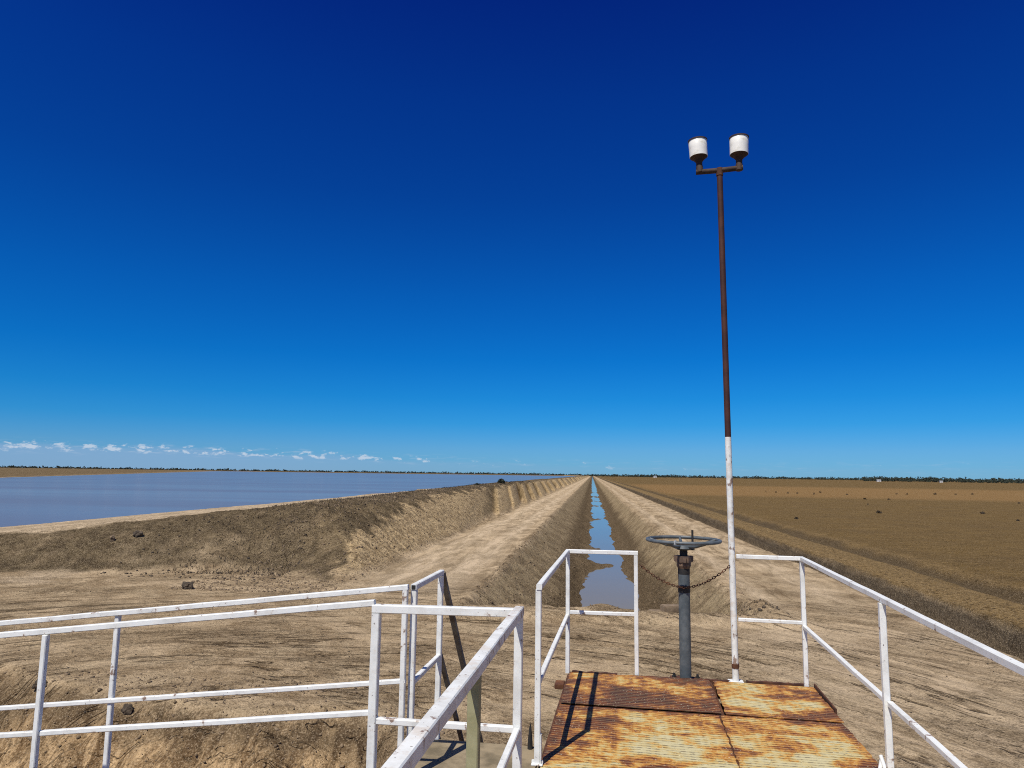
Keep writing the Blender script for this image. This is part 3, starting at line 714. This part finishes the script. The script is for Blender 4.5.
# right handrail
hb = deck_thing('handrail', 'white handrail along the right side of the rusted deck, running out of the photo', 'handrail', 1.40, 6.22, Z, 'white steel handrails')
for (u, v) in ((1.388, 6.215), (1.361, 4.26), (1.350, 2.3), (1.340, .4)): post(hb, u, v, Z-.01, TR-.018)
rail_bar(hb, 'top_rail', (.872, 6.228, TR+.001), (1.372, 6.215, TR+.001)); rail_bar(hb, 'top_rail', (1.388, 6.237, TR), (1.34, .2, TR))
rail_bar(hb, 'mid_rail', (.875, 6.228, MR+.03), (1.371, 6.215, MR+.03), .028, .028)
for a, b in ((6.193, 4.282), (4.238, 2.322), (2.278, .422)):
    f = lambda v: 1.34+.048*(v-.2)/6.0
    rail_bar(hb, 'mid_rail', (f(a), a, MR), (f(b), b, MR), .030, .030)
# cranked white lug at the foot of the right rail
bm = bmesh.new(); tube(bm, [P_(hb, 1.30, 4.38, Z+.012), P_(hb, 1.345, 4.40, Z+.03), P_(hb, 1.372, 4.43, Z+.10), P_(hb, 1.372, 4.44, Z+.125), P_(hb, 1.385, 4.36, Z+.02)], .011, 10)
mesh_obj('latch', bm, M['white'], hb, True)
# near handrail frame left of the viewer
hc = deck_thing('handrail', 'near white handrail with rust worn top, turning a corner left of the rusted deck', 'handrail', -.53, 3.455, SLAB, 'white steel handrails')
post(hc, -1.253, 3.455, SLAB, TR-.037, w=.041); post(hc, -.535, 3.455, SLAB, TR-.022, w=.040); post(hc, -.527, 2.44, SLAB-.03, TR-.022, 'olive', w=.041); post(hc, -.514, .9, SLAB-.03, TR-.018)
rail_bar(hc, 'top_rail', (-1.273, 3.455, TR-.016), (-.558, 3.455, TR-.005), .040, .040); rail_bar(hc, 'top_rail', (-.535, 3.476, TR+.001), (-.511, .5, TR+.001), .045, .045, 'white_worn')
rail_bar(hc, 'mid_rail', (-1.236, 3.455, MR-.006), (-.552, 3.455, MR), .03, .03)
rail_bar(hc, 'mid_rail', (-.535, 3.433, MR), (-.527, 2.462, MR), .03, .03); rail_bar(hc, 'mid_rail', (-.527, 2.418, MR), (-.514, .922, MR), .03, .03)
bm = bmesh.new(); bar(bm, P_(hc, -.512, .3, SLAB-.07), P_(hc, -.532, 3.41, SLAB-.07), .06, .08); mesh_obj('base_rail', bm, M['darkrust'], hc)
# gangway sloping down to the left
gw = deck_thing('gangway', 'narrow white railed gangway sloping down to the left bank', 'gangway', -1.3, 3.73, SLAB)
SL = .122; gz = lambda u, z: z + (u+1.29)*SL
UE = -9.2
bm = bmesh.new(); bar(bm, P_(gw, -1.315, 3.727, SLAB-.03), P_(gw, UE, 3.727, gz(UE, SLAB-.03)), .52, .03); mesh_obj('walkway', bm, M['plain_rust'], gw)
for v in (4.02, 3.435):
    bm = bmesh.new(); bar(bm, P_(gw, -1.315, v, SLAB-.06), P_(gw, UE, v, gz(UE, SLAB-.06)), .045, .12); mesh_obj('stringer', bm, M['white'], gw)
for v, off in ((4.0, 0.), (3.455, 0.)):
    s0 = -1.265 if v > 3.8 else -1.265
    rail_bar(gw, 'top_rail', (s0, v, gz(s0, TR+(.002 if v > 3.8 else .008))), (UE, v, gz(UE, TR-.002)), .031, .031)
    rail_bar(gw, 'mid_rail', (s0, v, gz(s0, TR-.515)), (UE, v, gz(UE, TR-.515)), .026, .026)
    for u in ((-1.282, -3.125, -5.0, -6.9, -8.8) if v > 3.8 else (-3.105, -5.0, -6.9, -8.8)):
        rail_bar(gw, 'post', (u, v+(.012 if u < -2 else 0)*(1 if v > 3.8 else -1), gz(u, SLAB-.05)), (u, v+(.012 if u < -2 else 0)*(1 if v > 3.8 else -1), gz(u, TR-.012)), .030, .030)
# steel stair from the slab down to the bare ground
st = deck_thing('steel_stair', 'steel stair with white top frame leading down from the concrete slab towards the canal', 'stair', -.92, 4.68, SLAB)
post(st, -1.244, 4.05, SLAB, TR-.018); post(st, -1.25, 4.655, SLAB, TR-.018)
rail_bar(st, 'top_rail', (-1.244, 4.03, TR), (-1.25, 4.675, TR)); rail_bar(st, 'mid_rail', (-1.244, 4.067, MR+.005), (-1.25, 4.638, MR+.005), .03, .03)
bm = bmesh.new(); box(bm, P_(st, -1.244, 4.0285, TR), (.024, .003, .024)); mesh_obj('dark_end_cap', bm, M['black'], st)  # solid black plate painted in for the shaded inside of the tube
q = lambda v, z: z-(v-4.68)*1.125
for z0, w in ((TR-.005, .036), (MR+.0, .03)):
    rail_bar(st, 'stair_rail', (-1.25, 4.69, z0), (-1.25, 6.1, q(6.1, z0)), w, w, 'plain_grey')  # stair rails coloured darker and browner than the white frame
rail_bar(st, 'post', (-1.255, 6.08, .08), (-1.255, 6.08, q(6.1, TR)-.02), .036, .036)
for u in (-1.26, -.60):
    bm = bmesh.new(); bar(bm, P_(st, u, 4.69, SLAB-.06), P_(st, u, 6.22, q(6.22, SLAB-.06)), .012, .16); mesh_obj('stringer', bm, M['darkrust'], st)
for k in range(1, 8):
    zt = SLAB-.22*k; v = 4.68+.22*k/1.125
    bm = bmesh.new(); box(bm, P_(st, -.93, v+.05, zt), (.64, .2, .03), 0, .003); mesh_obj('tread', bm, M['darkrust'], st)
# short black spike standing at the slab edge
sp = deck_thing('steel_spike', 'short black steel spike at the front edge of the concrete slab', 'spike', -.632, 4.61, SLAB)
bm = bmesh.new(); tube(bm, [(0, 0, 0), (0, 0, .05), (0, 0, .12), (.001, 0, .15)], [.017, .015, .008, .003], 8); bm_ = mesh_obj('rod', bm, M['black'], sp)

# ------------------------------------------------------------------ valve pedestal with handwheel
vp = deck_thing('valve_pedestal', 'grey steel valve pedestal with a spoked handwheel at the deck edge', 'valve', .447, 6.29, Z-.05)
bm = bmesh.new(); tube(bm, [(0, 0, .0), (0, 0, .93)], .048, 28); mesh_obj('column', bm, M['galv'], vp, True)
bm = bmesh.new(); box(bm, (0, 0, .012), (.25, .2, .024), 0, .003)
mesh_obj('base_plate', bm, M['darkrust'], vp)
for du in (-.095, .095):
    bm = bmesh.new(); tube(bm, [(du, -.02, .02), (du, -.02, .075)], .010, 8); bmesh.ops.create_cone(bm, segments=6, radius1=.02, radius2=.02, depth=.02, cap_ends=True, matrix=Matrix.Translation((du, -.02, .045)))
    mesh_obj('bolt', bm, M['black'], vp)
bm = bmesh.new(); tube(bm, [(0, 0, .885), (0, 0, .932)], .0495, 28); mesh_obj('collar', bm, M['black'], vp, True)
bm = bmesh.new(); tube(bm, [(0, 0, .735), (0, 0, .787)], .051, 28); mesh_obj('collar', bm, M['black'], vp, True)
bm = bmesh.new(); tube(bm, [(0, 0, .93), (0, 0, .955), (0, 0, .99)], [.049, .06, .06], 20)
for k in range(3):
    a = k*2.094+.5; box(bm, (math.cos(a)*.07, math.sin(a)*.07, 1.01), (.035, .035, .05), a, .004)
tube(bm, [(0, 0, .985), (0, 0, 1.035)], .072, 6); mesh_obj('gland_nut', bm, M['nut'], vp)
bm = bmesh.new(); tube(bm, [(0, 0, 1.03), (0, 0, 1.09)], .033, 18); mesh_obj('spindle', bm, M['black'], vp, True)
hw = thing('handwheel', None, None); hw_ = hw
bpy.data.objects.remove(hw)
WZ = 2.957-(Z-.05)
bm = bmesh.new(); ring_tube(bm, (0, 0, WZ), .304, .0148, 72, 12); rim = mesh_obj('handwheel', bm, M['galv'], vp, True)
for k in range(5):
    a = k*2*math.pi/5+.35; c, s_ = math.cos(a), math.sin(a)
    bm = bmesh.new(); tube(bm, [(c*.045, s_*.045, WZ-.050), (c*.15, s_*.15, WZ-.042), (c*.26, s_*.26, WZ-.012), (c*.292, s_*.292, WZ)], [.018, .014, .012, .012], 10)
    sp_ = mesh_obj('spoke', bm, M['galv'], rim, True)
bm = bmesh.new(); tube(bm, [(0, 0, 1.085), (0, 0, 1.10), (0, 0, 1.125), (0, 0, 1.14)], [.05, .085, .075, .04], 22); h_ = mesh_obj('hub', bm, M['galv'], rim, True)
bm = bmesh.new(); tube(bm, [(.075, -.02, 1.10), (.075, -.02, 1.255)], .009, 10); box(bm, (.05, -.02, 1.095), (.08, .03, .015)); mesh_obj('indicator_rod', bm, M['black'], vp)
bm = bmesh.new(); box(bm, (-.085, -.292, WZ+.002), (.022, .037, .037), -.3, .006); mesh_obj('clip', bm, M['clipgrey'], rim)

# ------------------------------------------------------------------ lamp post
lp = deck_thing('lamp_post', 'tall twin lamp post, rusty above and white below, at the front of the deck', 'lamp post', .845, 6.245, Z-.02)
tilt = lambda z: -.026*(z-Z)/4.4
def L_(z): return Vector((tilt(z), 0, z-(Z-.02)))
bm = bmesh.new(); tube(bm, [L_(Z-.02), L_(2.6), L_(3.3), L_(3.84)], .0262, 20); mesh_obj('white_pole', bm, M['white_worn'], lp, True)
bm = bmesh.new(); tube(bm, [L_(3.84), L_(4.6), L_(5.4), L_(6.235)], .0258, 20); mesh_obj('rusty_pole', bm, M['polerust'], lp, True)
bm = bmesh.new(); box(bm, (0, 0, .009), (.12, .10, .018), 0, .003); mesh_obj('base_plate', bm, M['white'], lp)
bm = bmesh.new(); tube(bm, [(0, 0, .12), (0, 0, .155)], .030, 16); mesh_obj('rust_band', bm, M['darkrust'], lp, True)
top = L_(6.244)
bm = bmesh.new(); tube(bm, [top+Vector((-.205, .02, .004)), top+Vector((0, 0, 0)), top+Vector((.20, -.02, .006))], .024, 14); mesh_obj('cross_arm', bm, M['lampdark'], lp, True)
bm = bmesh.new(); tube(bm, [top+Vector((0, 0, -.05)), top+Vector((0, 0, .02))], .031, 14); mesh_obj('tee_joint', bm, M['darkrust'], lp, True)
for sx, base, ty in ((-1, top+Vector((-.172, .017, .022)), -.05), (1, top+Vector((.168, -.017, .008)), .02)):
    rot = Matrix.Rotation(ty, 4, 'Y')
    lampo = bpy.data.objects.new('lamp', None); link(lampo); lampo.parent = lp; lampo.location = base; lampo.rotation_euler = (0, ty, 0)
    bm = bmesh.new(); tube(bm, [(0, 0, -.024), (0, 0, .03), (0, 0, .045)], [.031, .031, .026], 16); mesh_obj('swivel', bm, M['lampdark'], lampo, True)
    bm = bmesh.new(); tube(bm, [(0, 0, .035), (0, 0, .075), (0, 0, .10), (0, 0, .122)], [.027, .029, .05, .079], 20); mesh_obj('lamp_base', bm, M['lampdark'], lampo, True)
    bm = bmesh.new(); tube(bm, [(0, 0, .118), (0, 0, .124), (0, 0, .20), (0, 0, .272), (0, 0, .279)], [.072, .080, .081, .082, .078], 36); mesh_obj('lamp_glass', bm, M['lamp'], lampo, True)
    bm = bmesh.new(); tube(bm, [(0, 0, .274), (0, 0, .284), (0, 0, .290), (0, 0, .292)], [.087, .087, .065, .02], 36); mesh_obj('lamp_cap', bm, M['lampdark'], lampo, True)

# ------------------------------------------------------------------ chain between the left rail and the lamp post
ch = deck_thing('chain', 'rusty link chain slung between the left handrail and the lamp post', 'chain', .05, 6.22, 2.75)
a = Vector((.072, 6.232, 2.75)); b_ = Vector((.822, 6.228, 2.765)); N = 36
def cpt(t):
    p = a.lerp(b_, t); p.z -= .175*4*t*(1-t)*(1+.12*(1-2*abs(t-.5))-.06); p.y -= .012*math.sin(math.pi*t)
    return p
bm = bmesh.new()
for i in range(N):
    p0, p1 = cpt(i/N), cpt((i+1)/N); d = (p1-p0); Ld = d.length; d.normalize()
    s1 = Vector((0, 1, 0)); s1 = (s1-d*s1.dot(d)).normalized(); s2 = d.cross(s1)
    rot = Matrix((d, s1, s2)).transposed() if i % 2 == 0 else Matrix((d, s2, -s1)).transposed()
    c = (p0+p1)/2
    ring_tube(bm, P_(ch, c.x, c.y, c.z), .0085, .0032, 14, 6, rot, 1.0*(Ld*.66)/.0085)
mesh_obj('chain_links', bm, M['darkrust'], ch, True)

# ------------------------------------------------------------------ sun, sky, low clouds
to_sun = Vector((-.277, -.588, 1.0)).normalized()
sun_d = bpy.data.lights.new('sun', 'SUN'); sun_d.energy = 4.7; sun_d.angle = R_(.53); sun_d.color = (1, .945, .86)
sun = bpy.data.objects.new('sun', sun_d); link(sun); sun.rotation_euler = to_sun.to_track_quat('Z', 'Y').to_euler(); sun.location = (0, 0, 30)
w = bpy.data.worlds.new('World'); SC.world = w; w.use_nodes = True
nt = w.node_tree; nt.nodes.clear(); g = G(nt)
out = g.n('ShaderNodeOutputWorld'); bg = g.n('ShaderNodeBackground'); g.l(bg.outputs[0], out.inputs[0])
sky = g.n('ShaderNodeTexSky', sky_type='NISHITA'); sky.sun_disc = False
sky.sun_elevation = math.asin(to_sun.z); sky.sun_rotation = math.atan2(to_sun.x, to_sun.y)
sky.altitude = 0; sky.air_density = 1.0; sky.dust_density = 0.1; sky.ozone_density = 4.0
vec = g.coord('Generated')
sep = g.n('ShaderNodeSeparateXYZ'); g.l(vec, sep.inputs[0])
# the deep polarised blue of the photograph: Nishita graded by elevation
gr = g.n('ShaderNodeValToRGB'); g.l(sep.outputs[2], gr.inputs[0]); el = gr.color_ramp.elements
el[0].position = .0; el[0].color = (.21, .535, 1.06, 1)
el[1].position = .95; el[1].color = (.03, .07, .26, 1)
for p_, c_ in ((.034, (.185, .51, 1.01)), (.07, (.075, .475, .98)), (.105, (.036, .445, .95)), (.16, (.015, .40, .93)), (.245, (.012, .35, .90)), (.375, (.012, .25, .80)), (.49, (.012, .20, .78)), (.60, (.012, .125, .70)), (.74, (.03, .08, .34))):
    e_ = el.new(p_); e_.color = (*c_, 1)
SKYC = g.mix(1.0, sky.outputs[0], gr.outputs[0], 'MULTIPLY')
dt = g.n('ShaderNodeVectorMath', operation='DOT_PRODUCT'); g.l(vec, dt.inputs[0]); dt.inputs[1].default_value = to_sun
SKYC = g.mix(g.ramp(dt.outputs['Value'],   .22, .9, 0, .32), SKYC, sky.outputs[0])
az = g.math('ARCTAN2', sep.outputs[0], sep.outputs[1])
elv = sep.outputs[2]
def cl(ka, ke, off=0.):
    cmb = g.n('ShaderNodeCombineXYZ'); g.l(g.math('MULTIPLY', az, ka), cmb.inputs[0]); g.l(g.math('MULTIPLY', elv, ke), cmb.inputs[1]); cmb.inputs[2].default_value = off
    return cmb.outputs[0]
left = g.ramp(az, .02, -.62)
soft = g.noise(cl(9, 60), 1.0, 5, .6)
top = g.math('ADD', .016, g.math('MULTIPLY', left, .013))
bank = g.ramp(g.math('SUBTRACT', g.math('ADD', top, g.math('MULTIPLY', g.math('SUBTRACT', soft, .5), .022)), elv), 0, .007)
bank = g.math('MULTIPLY', bank, g.math('ADD', .12, g.math('MULTIPLY', left, .5)))
c1 = g.mix(bank, SKYC, (2.6, 4.1, 6.4))
wisp = g.ramp(g.noise(cl(38, 260, 3.), 1.0, 5, .6), .50, .72)
wband = g.math('MULTIPLY', g.ramp(g.math('ABSOLUTE', g.math('SUBTRACT', elv, g.math('MULTIPLY', top, .86))), .012, .003), g.math('ADD', .25, g.math('MULTIPLY', left, .5)))
c1 = g.mix(g.math('MULTIPLY', wisp, g.math('MULTIPLY', wband, .6)), c1, (4.2, 5.4, 7.0))
pn = g.noise(cl(58, 135, 7.), 1.0, 6, .62)
pband = g.math('MULTIPLY', g.ramp(g.math('ABSOLUTE', g.math('SUBTRACT', elv, g.math('MULTIPLY', top, .88))), .010, .002), g.ramp(az, .40, -.45, .30, 1.))
puff = g.math('MULTIPLY', g.ramp(g.math('ADD', pn, g.math('MULTIPLY', pband, g.ramp(az, .2, -.6, .06, .17))), .655, .75), pband)
CLOUD = g.mix(g.math('MULTIPLY', puff, .68), c1, (6.3, 7.0, 8.0))
g.l(CLOUD, bg.inputs['Color']); bg.inputs['Strength'].default_value = .1

SC.render.engine = 'CYCLES'
SC.cycles.use_denoising = False; SC.cycles.filter_width = 1.05
SC.view_settings.view_transform = 'Standard'; SC.view_settings.look = 'None'
SC.view_settings.exposure = 0; SC.view_settings.gamma = 1; SC.view_settings.use_curve_mapping = False
for o in bpy.data.objects:
    if '_o' in o: del o['_o']
